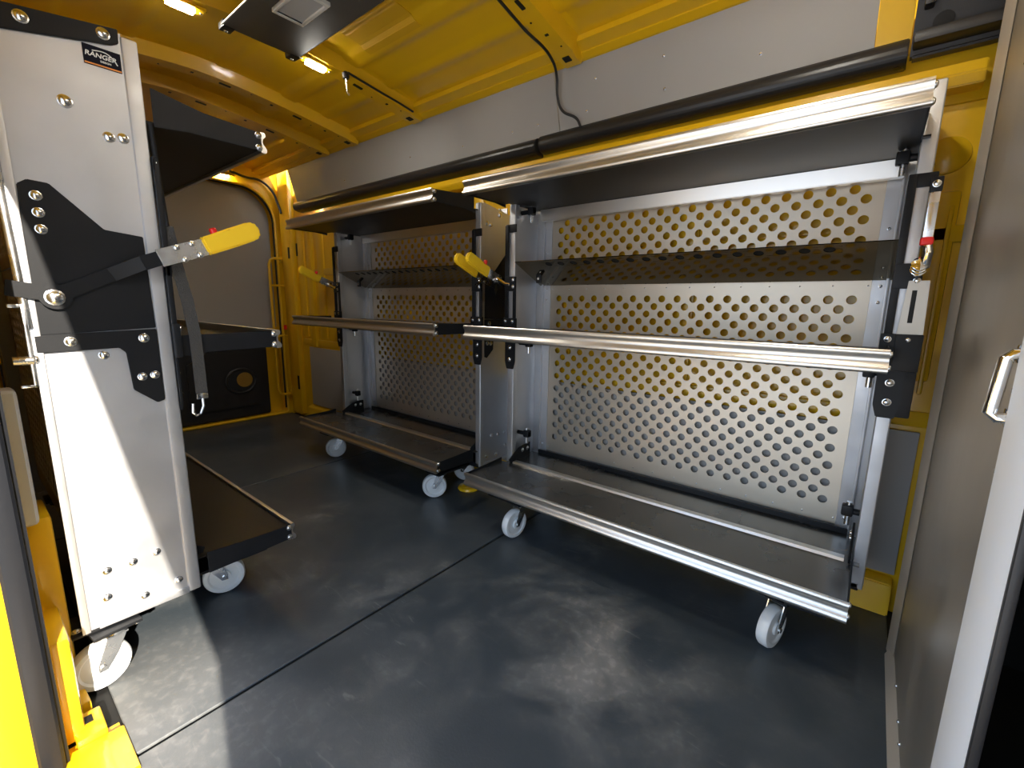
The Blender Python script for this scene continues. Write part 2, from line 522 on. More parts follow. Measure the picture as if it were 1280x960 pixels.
# rear wall: yellow door frame ring with rounded aperture
def rrect(y0, y1, z0, z1, r0, r1, n=12):
    """bottom corners r0, top corners r1; returns outline (y,z) counter-clockwise"""
    out = []
    for cy, cz, r, a0 in ((y1 - r0, z0 + r0, r0, -PI / 2), (y1 - r1, z1 - r1, r1, 0), (y0 + r1, z1 - r1, r1, PI / 2), (y0 + r0, z0 + r0, r0, PI)):
        for k in range(n + 1):
            a = a0 + PI / 2 * k / n
            out.append((cy + r * math.cos(a), cz + r * math.sin(a)))
    return out
def ring(inner, rect, x0, x1):
    y0, y1, z0, z1 = rect
    cy = sum(p[0] for p in inner) / len(inner); cz = sum(p[1] for p in inner) / len(inner)
    outer = []
    for p in inner:
        dy, dz = p[0] - cy, p[1] - cz
        t = min([((y1 - cy) / dy) if dy > 1e-6 else 9e9, ((y0 - cy) / dy) if dy < -1e-6 else 9e9,
                 ((z1 - cz) / dz) if dz > 1e-6 else 9e9, ((z0 - cz) / dz) if dz < -1e-6 else 9e9])
        outer.append((cy + dy * t, cz + dz * t))
    bm = bmesh.new(); n = len(inner)
    A = [bm.verts.new((x1, *p)) for p in inner]; B = [bm.verts.new((x1, *p)) for p in outer]
    Cc = [bm.verts.new((x0, *p)) for p in inner]
    D = [bm.verts.new((x1 - 0.012, p[0] + 0, p[1])) for p in inner]
    for i in range(n):
        j = (i + 1) % n
        bm.faces.new((A[i], A[j], B[j], B[i]))
        bm.faces.new((A[i], Cc[i], Cc[j], A[j]))
    bmesh.ops.recalc_face_normals(bm, faces=bm.faces)
    return bm
b = MB()
inn = rrect(0.10, 1.805, 0.012, 1.895, 0.03, 0.26)
b._merge(ring(inn, (-0.1, YW, -0.02, 2.06), XR - 0.07, XR + 0.05))
b.tube([(XR + 0.05, *p) for p in inn] + [(XR + 0.05, *inn[0])], 0.012, 8)
b.box((XR - 0.12, -0.1, -0.06), (XR - 0.09, YW, 2.06))
rear = struct(b.build('wall_left', MT['yellow']))
b = MB(); b.tube([(XR + 0.035, p[0] + (0.95 - p[0]) * 0.012, p[1] + (0.95 - p[1]) * 0.012) for p in inn[12:40]], 0.010, 8)
b.build('door_seal', MT['rubber'], rear)
# rear door leaf
door = empty('door_1', (XR - 0.02, 0.95, 0.0)); struct(door)
door['label'] = 'rear cargo door with grey upper panel and black lower trim'
b = MB(); b.box((-0.055, -0.90, 0.0), (-0.03, 0.88, 1.93), 0.004)
b.build('door_skin', MT['yellow'], door)
b = MB()
b.prism([(p[0] - 0.95, p[1]) for p in rrect(0.12, 1.79, 0.76, 1.885, 0.02, 0.25)], 'x', -0.03, -0.012, 0.003)
b.build('window_panel', MT['board'], door)
b = MB(); b.box((-0.03, -0.83, 0.70), (0.0, 0.80, 0.76), 0.008); b.build('waist_rail', MT['yellow'], door)
b = MB()
b.prism([(-0.80, 0.02), (0.73, 0.02), (0.73, 0.64), (0.68, 0.69), (0.25, 0.69), (0.05, 0.60), (-0.80, 0.60)], 'x', -0.03, 0.012, 0.008)
b.prism([(0.12, 0.10), (0.66, 0.10), (0.66, 0.55), (0.62, 0.60), (0.28, 0.60), (0.12, 0.50)], 'x', 0.0, 0.03, 0.014)
trimp = b.build('lower_trim', MT['plastic'], door)
b = MB()
b.tube([(0.032, 0.50 + 0.11 * math.cos(a) , 0.335 + 0.10 * math.sin(a)) for a in [i * PI / 10 for i in range(21)]], 0.012, 8)
b.build('speaker_rim', MT['plastic'], trimp)
b = MB(); b.lathe([(0.062, 0.0), (0.060, 0.004), (0.02, 0.006)], align((0.030, 0.53, 0.34), (1, 0, 0)), 20)
o = b.build('round_disc', mat('dull_yellow_disc', (0.30, 0.17, 0.02), 0.7), trimp); o['label'] = 'round dull yellow disc at the hole in the black door trim'  # flat dull yellow disc standing for the round hole in the trim
# yellow ladder-shaped grab rail by the rear pillar
gr = empty('grab_rail', (XR + 0.05, 1.78, 0.15))
tag(gr, 'yellow ladder-shaped tubular grab rail upright beside the rear door', 'grab rail')
b = MB()
cv = [(0.03, 0.045, 1.19), (0.06, 0.02, 1.19), (0.06, -0.035, 1.19), (0.06, -0.062, 1.175), (0.06, -0.075, 1.14), (0.06, -0.075, 0.09), (0.06, -0.062, 0.055), (0.06, -0.03, 0.04), (0.06, 0.02, 0.04), (0.03, 0.045, 0.04)]
b.tube(cv, 0.011, 12); b.build('rail_tube', MT['yellow'], gr)
b = MB(); b.tube([(0.06, 0.0, 1.19), (0.06, 0.0, 0.04)], 0.009, 10); b.build('inner_tube', MT['yellow'], gr)
for z in (0.97, 0.55):
    b = MB(); b.tube([(0.06, -0.075, z), (0.06, 0.035, z)], 0.009, 10); b.build('rung', MT['yellow'], gr)
b = MB(); b.box((0.045, 0.002, 0.60), (0.07, 0.03, 0.64), 0.004)
o = b.build('clip', MT['red'], gr); o['label'] = 'small red clip'
b = MB(); b.box((0.0, 0.03, 0.02), (0.045, 0.06, 0.07), 0.006); b.build('mounting_foot', MT['yellow'], gr)
b = MB(); b.box((0.0, 0.03, 1.165), (0.045, 0.06, 1.215), 0.006); b.build('mounting_foot', MT['yellow'], gr)

# near wall: C-pillar, sill, header, sun-shaping front jamb of the side-door opening
b = MB()
b.box((XR - 0.1, -0.14, -0.06), (-1.262, 0.035, 1.80))
b.box((-1.262, -0.16, 0.0), (-1.235, 0.006, 1.80), 0.01)                       # jamb face
b.box((XR - 0.1, -0.14, 1.78), (2.0, 0.03, 2.10), 0.01)                          # cant rail / header
b.prism([(0.40, 0.0), (0.40, 0.90), (0.086, 1.044), (-0.098, 1.225), (-0.338, 1.46), (-0.511, 1.626), (-0.75, 1.70), (-1.15, 1.735), (-1.20, 1.79), (2.0, 1.79), (2.0, 0.0)], 'y', -0.12, -0.06)   # unseen front jamb, raked edge shaped to cut the sun patch
b.box((XR - 0.1, -0.14, -0.5), (2.0, -0.02, -0.02))                              # rocker
b.prism([(-0.14, -0.03), (-0.02, -0.012), (0.03, -0.006), (0.13, -0.006), (0.13, -0.05), (-0.14, -0.05)], 'x', -1.30, 0.3)
b.box((-1.52, 0.028, 0.0), (-1.30, 0.075, 0.26), 0.012)                          # pillar foot inside
b.box((-1.44, 0.02, 0.26), (-1.27, 0.037, 1.75), 0.008)
b.box((-1.62, 0.03, 0.0), (-1.465, 0.090, 0.49), 0.012)
front = struct(b.build('wall_front', MT['yellow']))
b = MB(); b.box((-1.262, -0.006, 0.0), (-1.228, 0.034, 1.80), 0.012, segs=3)
b.box((-1.256, 0.030, 0.0), (-1.246, 0.041, 1.80), 0.004)
seal = struct(b.build('trim_6', MT['rubber'])); seal['label'] = 'black rubber door seal along the side-door pillar'
# sill hardware by the matting edge
b = MB()
b.box((-1.36, 0.055, -0.004), (-1.27, 0.108, 0.022), 0.006)
b.box((-1.60, 0.050, -0.004), (-1.38, 0.092, 0.030), 0.008, rot=Matrix.Rotation(0.05, 3, 'Z'))
b.prism([(-1.27, 0.02), (-1.12, 0.055), (-1.12, 0.134), (-1.27, 0.134)], 'z', -0.006, 0.006, 0.002)
b.mi = 1
b.box((-1.34, 0.075, 0.021), (-1.315, 0.09, 0.0235))
o = b.build('sill_plate', [MT['yellow'], MT['dark']], front); o['label'] = 'sunlit yellow step plate at the mat edge'
b = MB(); b.box((-1.50, 0.036, 0.485), (-1.43, 0.070, 0.80), 0.014, segs=3)
o = b.build('pillar_cover', MT['lens'], front); o['label'] = 'long grey plastic cover on the pillar'

# partition (bulkhead) on the right
b = MB()
b.box((XF, 0.845, -0.05), (XF + 0.02, 1.632, 2.02), 0.003)
b.box((XF, 1.632 - 0.002, -0.05), (XF + 0.10, 1.640, 2.02))
partition = struct(b.build('wall_right', MT['part'])); partition['label'] = 'aluminium partition panel between cargo area and cab'
b = MB()
b.prism([(XF - 0.012, 1.632), (XF - 0.012, 1.628), (XF - 0.002, 1.545), (XF + 0.002, 1.555), (XF + 0.002, 1.632)], 'z', 0.0, 2.0)
b.prism([(XF - 0.016, 0.0), (XF - 0.014, 0.006), (XF, 0.040), (XF, 0.0)], 'y', 0.845, 1.60)
o = b.build('edge_flange', MT['alu_flange'], partition); o['label'] = 'pale folded edge of the partition'
b = MB(); b.prism([(XF - 0.013, 0.822), (XF - 0.015, 0.815), (XF - 0.001, 0.745), (XF + 0.004, 0.740), (XF + 0.004, 0.850)], 'z', -0.02, 2.0, 0.0015)
o = b.build('near_post', MT['alu_post'], partition); o['label'] = 'bright aluminium post at the near edge'
b = MB(); b.box((XF + 0.0, 0.728, -0.02), (XF + 0.010, 0.7395, 2.0), 0.002)
b.build('edge_gasket', MT['plastic'], partition)
b = MB()
b.tube([(0.158, 0.845, 0.862), (0.140, 0.845, 0.862), (0.133, 0.846, 0.868), (0.138, 0.846, 0.940), (0.144, 0.845, 0.946), (0.158, 0.845, 0.946)], 0.0075, 12)
b.box((0.148, 0.825, 0.850), (0.158, 0.865, 0.874), 0.003)
b.box((0.148, 0.825, 0.934), (0.158, 0.865, 0.958), 0.003)
o = b.build('handle', MT['chrome'], partition); o['label'] = 'chrome pull handle'
for y, z, s in ((0.875, 0.99, 0.8), (0.88, 0.895, 0.6), (0.87, 0.80, 0.6), (0.885, 0.78, 0.5), (1.40, 0.05, 0.5), (1.27, 0.05, 0.5), (1.20, 0.05, 0.5), (1.30, 1.45, 0.4)):
    bolt(partition, (XF, y, z), (-1, 0, 0), s, 'rivet')
# cab behind the partition: dark shell
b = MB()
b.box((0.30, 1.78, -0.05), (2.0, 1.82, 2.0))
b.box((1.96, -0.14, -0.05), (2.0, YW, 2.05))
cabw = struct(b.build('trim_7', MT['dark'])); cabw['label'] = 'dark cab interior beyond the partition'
seat = empty('cab_seat', (0.52, 1.12, -0.008))
tag(seat, 'black cab seat partly seen past the near edge of the partition', 'seat')
b = MB(); b.box((-0.16, -0.26, 0.30), (0.34, 0.24, 0.46), 0.05, segs=4); b.build('seat_cushion', MT['cloth'], seat)
b = MB(); b.box((-0.25, -0.25, 0.36), (-0.12, 0.23, 1.05), 0.05, rot=Matrix.Rotation(-0.12, 3, 'Y'), segs=4); b.build('seat_back', MT['cloth'], seat)
b = MB(); b.box((-0.14, -0.20, 0.0), (0.26, 0.18, 0.31), 0.02); b.build('seat_base', MT['plastic'], seat)
b = MB(); b.box((-0.20, -0.30, 0.50), (-0.16, -0.262, 0.56), 0.005); o = b.build('belt_buckle', MT['red'], seat); o['label'] = 'red belt buckle'

# ground outside the side door
b = MB(); b.box((-14, -16, -0.62), (12, 10, -0.60))
struct(b.build('trim_8', MT['ground']))['label'] = 'grey paved ground outside the van'

# ------------------------------------------------------------------ roof fittings
# dark grey board hung under the roof centre, from the lamp bow forward
b = MB(); b.box((-2.00, 0.765, 1.990), (-0.55, 1.045, 1.998), 0.002)
rb = b.build('roof_board', MT['liner']); tag(rb, 'dark grey flat board under the roof centre, one lamp at either corner', 'ceiling board')
b = MB(); b.tube([(-2.0, 1.047, 1.994), (-0.55, 1.047, 1.994)], 0.003, 6); b.tube([(-2.0, 0.763, 1.994), (-0.55, 0.763, 1.994)], 0.003, 6)
b.build('edge_strip', MT['alu_lip'], rb)
for x, y in ((-2.02, 0.785), (-2.02, 1.03)):
    b = MB(); b.box((x - 0.02, y - 0.02, 1.988), (x + 0.03, y + 0.02, 2.012), 0.004); o = b.build('clip', MT['plastic'], rb)
    bolt(o, (x - 0.005, y, 1.988), (0, 0, -1), 0.7)
for x in (-2.00, -0.62):
    b = MB(); b.box((x - 0.012, 0.87, 1.996), (x + 0.012, 0.95, 2.05)); b.build('hanger', MT['plastic'], rb)
v = empty('roof_vent', (-1.655, 0.885, 1.990)); tag(v, 'small frosted rectangular fitting with white frame on the roof board', 'vent')
b = MB()
for lo, hi in (((-0.095, -0.055, -0.014), (-0.08, 0.055, 0)), ((0.08, -0.055, -0.014), (0.095, 0.055, 0)), ((-0.08, -0.055, -0.014), (0.08, -0.043, 0)), ((-0.08, 0.043, -0.014), (0.08, 0.055, 0))):
    b.box(lo, hi, 0.003)
fr = b.build('frame', MT['white'], v)
b = MB(); b.box((-0.081, -0.044, -0.008), (0.081, 0.044, -0.001)); b.build('lens', MT['lens'], v)
for x, y in ((-0.1, -0.03), (-0.1, 0.03), (-0.05, 0.06), (0.04, 0.06)):
    bolt(fr, (x, y, -0.002), (0, 0, -1), 0.7, 'screw')

def lamp(p, rz, lab, tilt=None, power=2.2):
    t = empty('led_lamp', p, rz); tag(t, lab, 'lamp', 'small LED lamps on the roof')
    if tilt is not None: t.rotation_euler = tilt
    b = MB(); b.box((-0.024, -0.075, -0.012), (0.024, 0.075, 0.0), 0.005)
    b.build('housing', MT['yellow'], t)
    b = MB(); b.box((-0.018, -0.042, -0.022), (0.018, 0.042, -0.0125), 0.009, segs=3)
    b.build('lens', MT['lamp'], t)
    for s in (-1, 1):
        bolt(t, (0, s * 0.064, -0.012), (0, 0, -1), 0.5, 'screw')
    d = bpy.data.lights.new('led', 'AREA'); d.shape = 'RECTANGLE'; d.size = 0.04; d.size_y = 0.10
    d.energy = power; d.color = (1.0, 0.95, 0.85)
    lo = bpy.data.objects.new('led_light', d); COL.objects.link(lo); lo.parent = t; lo.location = (0, 0, -0.027)
    return t
lamp((-2.06, 0.655, zb(0.655) - 0.001), 0, 'lit LED lamp on the roof bow, nearest the top edge beyond the cart top')
lamp((-2.06, 1.155, zb(1.155) - 0.001), 0, 'lit LED lamp on the roof bow beside the dark board\'s corner', tilt=(-0.06, 0, 0))
lamp((XR + 0.075, 1.44, 1.955), 0, 'lit LED lamp over the rear doors beneath the black shelf', tilt=(0, 0.9, 0), power=0.8)

for yy, lab in ((0.655, 'added unseen LED lamp on the bow nearest the partition, closer to the side door'), (1.155, 'added unseen LED lamp on the bow nearest the partition, closer to the far wall')):
    lamp((-0.25, yy, zb(yy) - 0.001), 0, lab, power=1.6)  # lamp pair added out of view to brighten the partition end
# hook hanging by the lamp bow
hk = empty('roof_hook', (-2.012, 1.27, 2.0)); tag(hk, 'small steel hook with black knob hanging from the roof beside the lit bow', 'hook')
b = MB(); b.lathe([(0.012, 0), (0.016, 0.008), (0.016, 0.022), (0.008, 0.03)], Matrix.Translation((0, 0, -0.004)), 14); b.build('knob', MT['plastic'], hk)
b = MB(); b.tube([(0, 0, 0), (0.002, 0.002, -0.035), (0.002, 0.004, -0.06), (0.004, 0.012, -0.068)], 0.004, 8); b.build('hook', MT['steel'], hk)

def cable(name, pts, r, lab):
    c = bpy.data.curves.new('c', 'CURVE'); c.dimensions = '3D'; c.bevel_depth = r; c.bevel_resolution = 3; c.use_fill_caps = True
    s = c.splines.new('BEZIER'); s.bezier_points.add(len(pts) - 1)
    for q, p in zip(s.bezier_points, pts):
        q.co = p; q.handle_left_type = q.handle_right_type = 'AUTO'
    o = bpy.data.objects.new('c', c); COL.objects.link(o)
    dg = bpy.context.evaluated_depsgraph_get()
    me = bpy.data.meshes.new_from_object(o.evaluated_get(dg))
    bpy.data.objects.remove(o)
    me.materials.clear(); me.materials.append(MT['plastic'])
    for p in me.polygons: p.use_smooth = True
    o = bpy.data.objects.new(name, me); COL.objects.link(o)
    tag(o, lab, 'cable')
    return o
cable('power_cable', [(-1.13, 0.85, 2.06), (-1.132, 1.2, 2.035), (-1.135, 1.45, 1.995), (-1.14, 1.66, 1.962), (-1.152, 1.705, 1.93), (-1.165, 1.738, 1.86), (-1.15, 1.752, 1.815), (-1.09, 1.775, 1.775), (-1.075, 1.782, 1.745)], 0.0055,
      'black cable running down from the roof bow across the grey upper board')
cable('lamp_cable', [(-2.008, 1.28, 2.024), (-1.998, 1.42, 2.0), (-1.998, 1.55, 1.985), (-1.995, 1.64, 1.97)], 0.005,
      'black cable tucked along the lamp bow from the hook to the wall')
cable('pillar_cable', [(XR + 0.085, 1.48, 1.965), (XR + 0.08, 1.60, 1.945), (XR + 0.08, 1.70, 1.94), (XR + 0.09, 1.78, 1.88), (XR + 0.11, 1.812, 1.78), (XR + 0.16, 1.81, 1.70)], 0.009,
      'black cable from the rear lamp around the rear pillar')

# ------------------------------------------------------------------ shelving carts
def perf_sheet(b, x0, x1, z0, z1, rows, zr0, px, pz, xh0, n, r, y, th):
    """sheet in the plane y with staggered round holes; rows start at height zr0; even rows have n holes from xh0"""
    bm = bmesh.new()
    cache = {}
    def V(x, yy, z):
        k = (round(x, 5), round(yy, 5), round(z, 5))
        if k not in cache: cache[k] = bm.verts.new((x, yy, z))
        return cache[k]
    def face(vs):
        vs2 = []
        for q in vs:
            if q not in vs2: vs2.append(q)
        if len(vs2) > 2:
            try: bm.faces.new(vs2)
            except ValueError: pass
    ang = [0, 13, 26.565, 48, 69, 90, 111, 132, 153.435, 167]
    ang = ang + [a + 180 for a in ang]
    def cell(cx, cz):
        inner, outer = [], []
        for a in ang:
            c, s = math.cos(math.radians(a)), math.sin(math.radians(a))
            t = min(px / 2 / abs(c) if abs(c) > 1e-9 else 9e9, pz / 2 / abs(s) if abs(s) > 1e-9 else 9e9)
            outer.append((cx + c * t, cz + s * t)); inner.append((cx + c * r, cz + s * r))
        m_ = len(ang)
        for i in range(m_):
            j = (i + 1) % m_
            for yy in (y, y + th):
                face([V(outer[i][0], yy, outer[i][1]), V(outer[j][0], yy, outer[j][1]), V(inner[j][0], yy, inner[j][1]), V(inner[i][0], yy, inner[i][1])])
            face([V(inner[i][0], y, inner[i][1]), V(inner[j][0], y, inner[j][1]), V(inner[j][0], y + th, inner[j][1]), V(inner[i][0], y + th, inner[i][1])])
    def rect(xa, xb, za, zb_):
        for yy in (y, y + th):
            face([V(xa, yy, za), V(xb, yy, za), V(xb, yy, zb_), V(xa, yy, zb_)])
    L_, R_ = xh0 - px / 2, xh0 + (n - 0.5) * px
    for k in range(rows):
        zc = zr0 + k * pz
        if k % 2 == 0:
            for i in range(n): cell(xh0 + i * px, zc)
        else:
            for i in range(n - 1): cell(xh0 + (i + 0.5) * px, zc)
            rect(L_, L_ + px / 2, zc - pz / 2, zc + pz / 2); rect(R_ - px / 2, R_, zc - pz / 2, zc + pz / 2)
        rect(x0, L_, zc - pz / 2, zc + pz / 2); rect(R_, x1, zc - pz / 2, zc + pz / 2)
    rect(x0, x1, z0, zr0 - pz / 2); rect(x0, x1, zr0 + (rows - 0.5) * pz, z1)
    for (a, c, d, e_) in ((x0, z0, x1, z0), (x1, z0, x1, z1), (x1, z1, x0, z1), (x0, z1, x0, z0)):
        face([V(a, y, c), V(d, y, e_), V(d, y + th, e_), V(a, y + th, c)])
    bmesh.ops.recalc_face_normals(bm, faces=bm.faces)
    b._merge(bm)

LIP = [(0.000, 0.055), (0.010, 0.056), (0.0135, 0.052), (0.0135, 0.045), (0.007, 0.038), (0.0045, 0.031), (0.006, 0.023), (0.0115, 0.017), (0.0155, 0.011), (0.0155, 0.004), (0.012, 0.0), (0.0, 0.0)]
VF = 0.235      # depth of the end panels
VL = 0.500      # shelf front

def caster(parent, x, y, ang):
    c = empty('caster', (x, y, 0.0), ang); c.parent = parent
    b = MB()
    b.lathe([(0.026, 0.136), (0.028, 0.140), (0.028, 0.148), (0.022, 0.152)], Matrix(), 18)
    for s in (-1, 1):
        b.prism([(0.020, 0.138), (-0.020, 0.138), (-0.046, 0.070), (-0.046, 0.053), (-0.028, 0.053), (-0.002, 0.090)], 'y', s * 0.022 - 0.0015, s * 0.022 + 0.0015)
    b.box((-0.022, -0.0235, 0.133), (0.022, 0.0235, 0.138))
    b.cyl((-0.036, -0.028, 0.0625), (-0.036, 0.028, 0.0625), 0.007, 12)
    b.build('fork', MT['steel'], c)
    b = MB(); b.box((-0.050, -0.040, 0.151), (0.050, 0.040, 0.159), 0.002); b.build('mount_plate', MT['black'], c)
    b = MB()
    b.lathe([(0.012, -0.019), (0.019, -0.019), (0.020, -0.013), (0.043, -0.011), (0.048, -0.016), (0.059, -0.0155), (0.0625, -0.010), (0.0625, 0.010), (0.059, 0.0155), (0.048, 0.016), (0.043, 0.011), (0.020, 0.013), (0.019, 0.019), (0.012, 0.019)],
            align((-0.036, 0, 0.0625), (0, 1, 0)), 36)
    o = b.build('wheel', MT['nylon'], c); o['label'] = 'white nylon wheel'
    for sx in (-1, 1):
        for sy in (-1, 1):
            bolt(c, (sx * 0.039, sy * 0.030, 0.151), (0, 0, -1), 0.8)
    return c

def cart(name, loc, rz, L, sx0, sx1, label, nh, casters, right_up=False, ext=0.0, tray='sheet'):
    """folding-shelf cart; local x along its length, back at y=0, shelves towards -y"""
    root = empty(name, loc, rz); tag(root, label, 'shelving cart', 'folding shelf carts on white casters')
    H = L / 2
    # ---- end panels
    for s in (-1, 1):
        xo = s * H
        b = MB()
        def X(t): return xo - s * t
        tall = ext > 0                                  # the near cart stands taller, with a black bar on top
        zt = 1.60 if tall else (1.565 if (s > 0 and right_up) else 1.462)
        lo, hi = sorted((X(0.0), X(0.004)))
        b.prism([(-VF + 0.03, 0.165), (ext, 0.165), (ext, zt - 0.028), (-VF + 0.03, zt + 0.004)], 'x', lo, hi)
        a, c = sorted((X(-0.004), X(0.030)))
        b.box((a, -VF, 0.165), (c, -VF + 0.032, zt), 0.006, segs=3)                       # folded front post
        a, c = sorted((X(0.0), X(0.05)))
        b.box((a, -0.004 + ext, 0.165), (c, ext, zt - 0.028))                                             # rear flange
        a, c = sorted((X(-0.006), X(0.0)))
        b.box((a, -0.012 + ext, 0.165), (c, 0.004 + ext, zt - 0.030), 0.002)
        b.box((a, -VF + 0.03, 0.165), (c, -0.01, 0.183), 0.002)
        panel = b.build('end_panel', MT['alu_panel'], root)
        panel['label'] = 'aluminium end panel'
        ax = (s, 0, 0)
        f0, f1 = sorted((xo, xo + s * 0.004))
        # black plates bolted to the outer face
        b = MB()
        b.prism([(0.004, 1.235), (-0.012, 1.247), (-0.045, 1.245), (-0.128, 1.158), (-0.200, 1.150), (-0.203, 0.925), (0.010, 0.914)], 'x', f0, f1, 0.0015)
        p1 = b.build('latch_plate', MT['black'], panel)
        f0b, f1b = sorted((xo, xo + s * 0.007))
        b = MB()
        b.prism([(0.018, 0.914), (-0.203, 0.922), (-0.203, 0.735), (-0.187, 0.73), (-0.142, 0.77), (-0.137, 0.865), (-0.125, 0.878), (0.018, 0.874)], 'x', f0b, f1b, 0.0015)
        b.build('corner_plate', MT['black'], panel)
        b = MB()
        b.prism([(0.004, 1.530), (-0.185, 1.572), (-0.199, 1.580), (-0.200, 1.610), (0.004, 1.580)], 'x', f0b, f1b, 0.0015)
        if tall: b.build('top_bar', MT['black'], panel)
        else: b.bm.free()
        xo4, xo7 = xo + s * 0.004, xo + s * 0.007
        for v, z, xx, sc in ((0.022, 1.215, xo4, 1), (0.022, 1.180, xo4, 1), (0.022, 1.145, xo4, 1), (0.040, 0.898, xo7, 1.1), (0.175, 0.900, xo7, 1.1),
                             (0.162, 0.802, xo7, 1), (0.188, 0.804, xo7, 1), (0.092, 1.425, xo, 1.3), (0.160, 1.370, xo, 1.1), (0.186, 1.374, xo, 1.1),
                             (0.040, 0.312, xo, 1), (0.092, 0.312, xo, 1), (0.143, 0.318, xo, 1), (0.033, 0.240, xo, 1), (0.107, 0.206, xo, 1), (0.184, 0.213, xo, 1),
                             (0.095, 0.862, xo, 1), (0.042, 1.566, xo7, 1.2), (0.172, 1.589, xo7, 1.2)):
            if tall or z < 1.5: bolt(panel, (xx, -v, z), ax, sc)
        # strip of rivets on the inside flange near the back
        for z in (0.36, 0.62, 1.10, 1.28):
            bolt(panel, (X(0.036), -0.0045, z), (0, -1, 0), 0.4, 'rivet')
        # ---- black catch bracket on the front post
        b = MB()
        xm = X(0.012)
        def bx(x0, x1, y0, y1, z0, z1, bv=0.003):
            b.box((min(x0, x1), y0, z0), (max(x0, x1), y1, z1), bv)
        fy = -VF
        b.prism([(xm - 0.030, 0.735), (xm - 0.020, 0.70), (xm + 0.020, 0.70), (xm + 0.030, 0.735), (xm + 0.030, 0.845), (xm - 0.030, 0.845)], 'y', fy - 0.006, fy, 0.002)
        bx(xm - 0.036, xm + 0.036, fy - 0.016, fy, 0.845, 0.935)
        bx(xm - 0.030, xm - 0.012, fy - 0.012, fy, 0.93, 1.34)
        bx(xm + 0.014, xm + 0.030, fy - 0.008, fy, 0.93, 1.10)
        bx(xm - 0.030, xm + 0.030, fy - 0.014, fy, 1.055, 1.12)
        bx(xm - 0.030, xm + 0.028, fy - 0.006, fy, 1.31, 1.345)
        if s > 0 and right_up:
            bx(xm - 0.010, xm + 0.052, fy - 0.005, fy + 0.02, 0.705, 0.840, 0.004)
            bx(xm - 0.004, xm + 0.052, fy - 0.020, fy - 0.002, 0.835, 0.935)
        cb = b.build('catch_bracket', MT['black'], root)
        for dx, z in ((0, 0.745), (0, 0.80)):
            bolt(cb, (xm + dx, fy - 0.006, z), (0, -1, 0), 1.0)
        for dx, z, yy in ((0.02, 1.105, 0.014), (-0.022, 1.33, 0.006), (-0.02, 0.92, 0.016), (0.022, 0.92, 0.016), (0.02, 1.075, 0.014)):
            bolt(cb, (xm + dx, fy - yy, z), (0, -1, 0), 0.8)
        if s > 0 and right_up:
            cb2 = b = MB()
            b.prism([(xm - 0.004, 0.935), (xm + 0.050, 0.935), (xm + 0.046, 1.075), (xm + 0.004, 1.075)], 'y', fy - 0.017, fy - 0.013, 0.001)
            b.mi = 1
            b.box((xm + 0.014, fy - 0.0185, 0.965), (xm + 0.024, fy - 0.0165, 1.05), 0.0005)
            o = b.build('slotted_plate', [MT['part'], MT['dark']], root); o['label'] = 'shiny slotted plate'
        # inner hinge knuckles
        xi = X(0.045)
        for z0 in (0.36, 0.80, 1.39):
            b = MB()
            b.box((min(xi, xi - s * 0.03), -0.17, z0), (max(xi, xi - s * 0.03), -0.14, z0 + 0.035), 0.006)
            b.cyl((xi + s * 0.042, -0.155, z0 + 0.016), (xi - s * 0.03, -0.155, z0 + 0.016), 0.010, 12)
            hg = b.build('hinge', MT['black'], root)
            b = MB(); b.cyl((xi - s * 0.012, -0.155, z0 - 0.03), (xi - s * 0.012, -0.155, z0 + 0.045), 0.008, 12)
            b.build('hinge_pin', MT['steel'], hg)
        # ---- latch lever
        lev = empty('latch_lever', (0, 0, 0)); lev.parent = root
        if s > 0 and right_up:
            lx = xo + 0.012
            b = MB()
            b.box((lx - 0.010, -0.30, 1.17), (lx + 0.010, -0.290, 1.285), 0.002)
            b.build('arm', MT['steel'], lev)
            b = MB(); b.box((lx - 0.012, -0.302, 1.285), (lx + 0.012, -0.286, 1.32), 0.003); e_ = b.build('end_cap', MT['black'], lev)
            bolt(e_, (lx, -0.302, 1.303), (0, -1, 0), 0.8)
            b = MB(); b.box((lx - 0.014, -0.312, 1.158), (lx + 0.012, -0.285, 1.178), 0.006, segs=3)
            o = b.build('release_button', MT['red'], lev); o['label'] = 'red release button'
            b = MB()
            b.tube([(lx, -0.25, 1.10), (lx + 0.004, -0.29, 1.11), (lx + 0.006, -0.305, 1.14), (lx, -0.295, 1.17)], 0.011, 10)
            for k in range(3):
                b.lathe([(0.010, 0), (0.017, 0.002), (0.017, 0.010), (0.010, 0.012)], align((lx - 0.006, -0.262 - 0.013 * k, 1.10 + 0.006 * k), (0, -1, 0.3)), 16)
            b.build('clamp_body', MT['chrome'], lev)
        else:
            xa, xb = xo + s * 0.010, xo + s * 0.050
            def bar(p, q, w, x, th=0.004):
                """flat bar between two (v,z) points"""
                d = Vector((q[0] - p[0], q[1] - p[1])).normalized(); nrm = Vector((-d.y, d.x)) * w / 2
                pts = [(-(p[0] + nrm.x), p[1] + nrm.y), (-(p[0] - nrm.x), p[1] - nrm.y), (-(q[0] - nrm.x), q[1] - nrm.y), (-(q[0] + nrm.x), q[1] + nrm.y)]
                b.prism(pts, 'x', min(x, x + s * th), max(x, x + s * th), 0.001)
            b = MB()
            bar((-0.048, 1.018), (0.025, 1.005), 0.034, xa)
            b.lathe([(0.028, 0), (0.028, 0.0048)], align((xa, -0.027, 1.000), (s, 0, 0)), 20)
            bar((0.020, 0.998), (0.135, 1.058), 0.032, xa)
            # joggled neck stepping outwards
            p0, p1 = (0.128, 1.054), (0.185, 1.085)
            d = Vector((p1[0] - p0[0], p1[1] - p0[1])).normalized(); nn = Vector((-d.y, d.x)) * 0.016
            bm = bmesh.new()
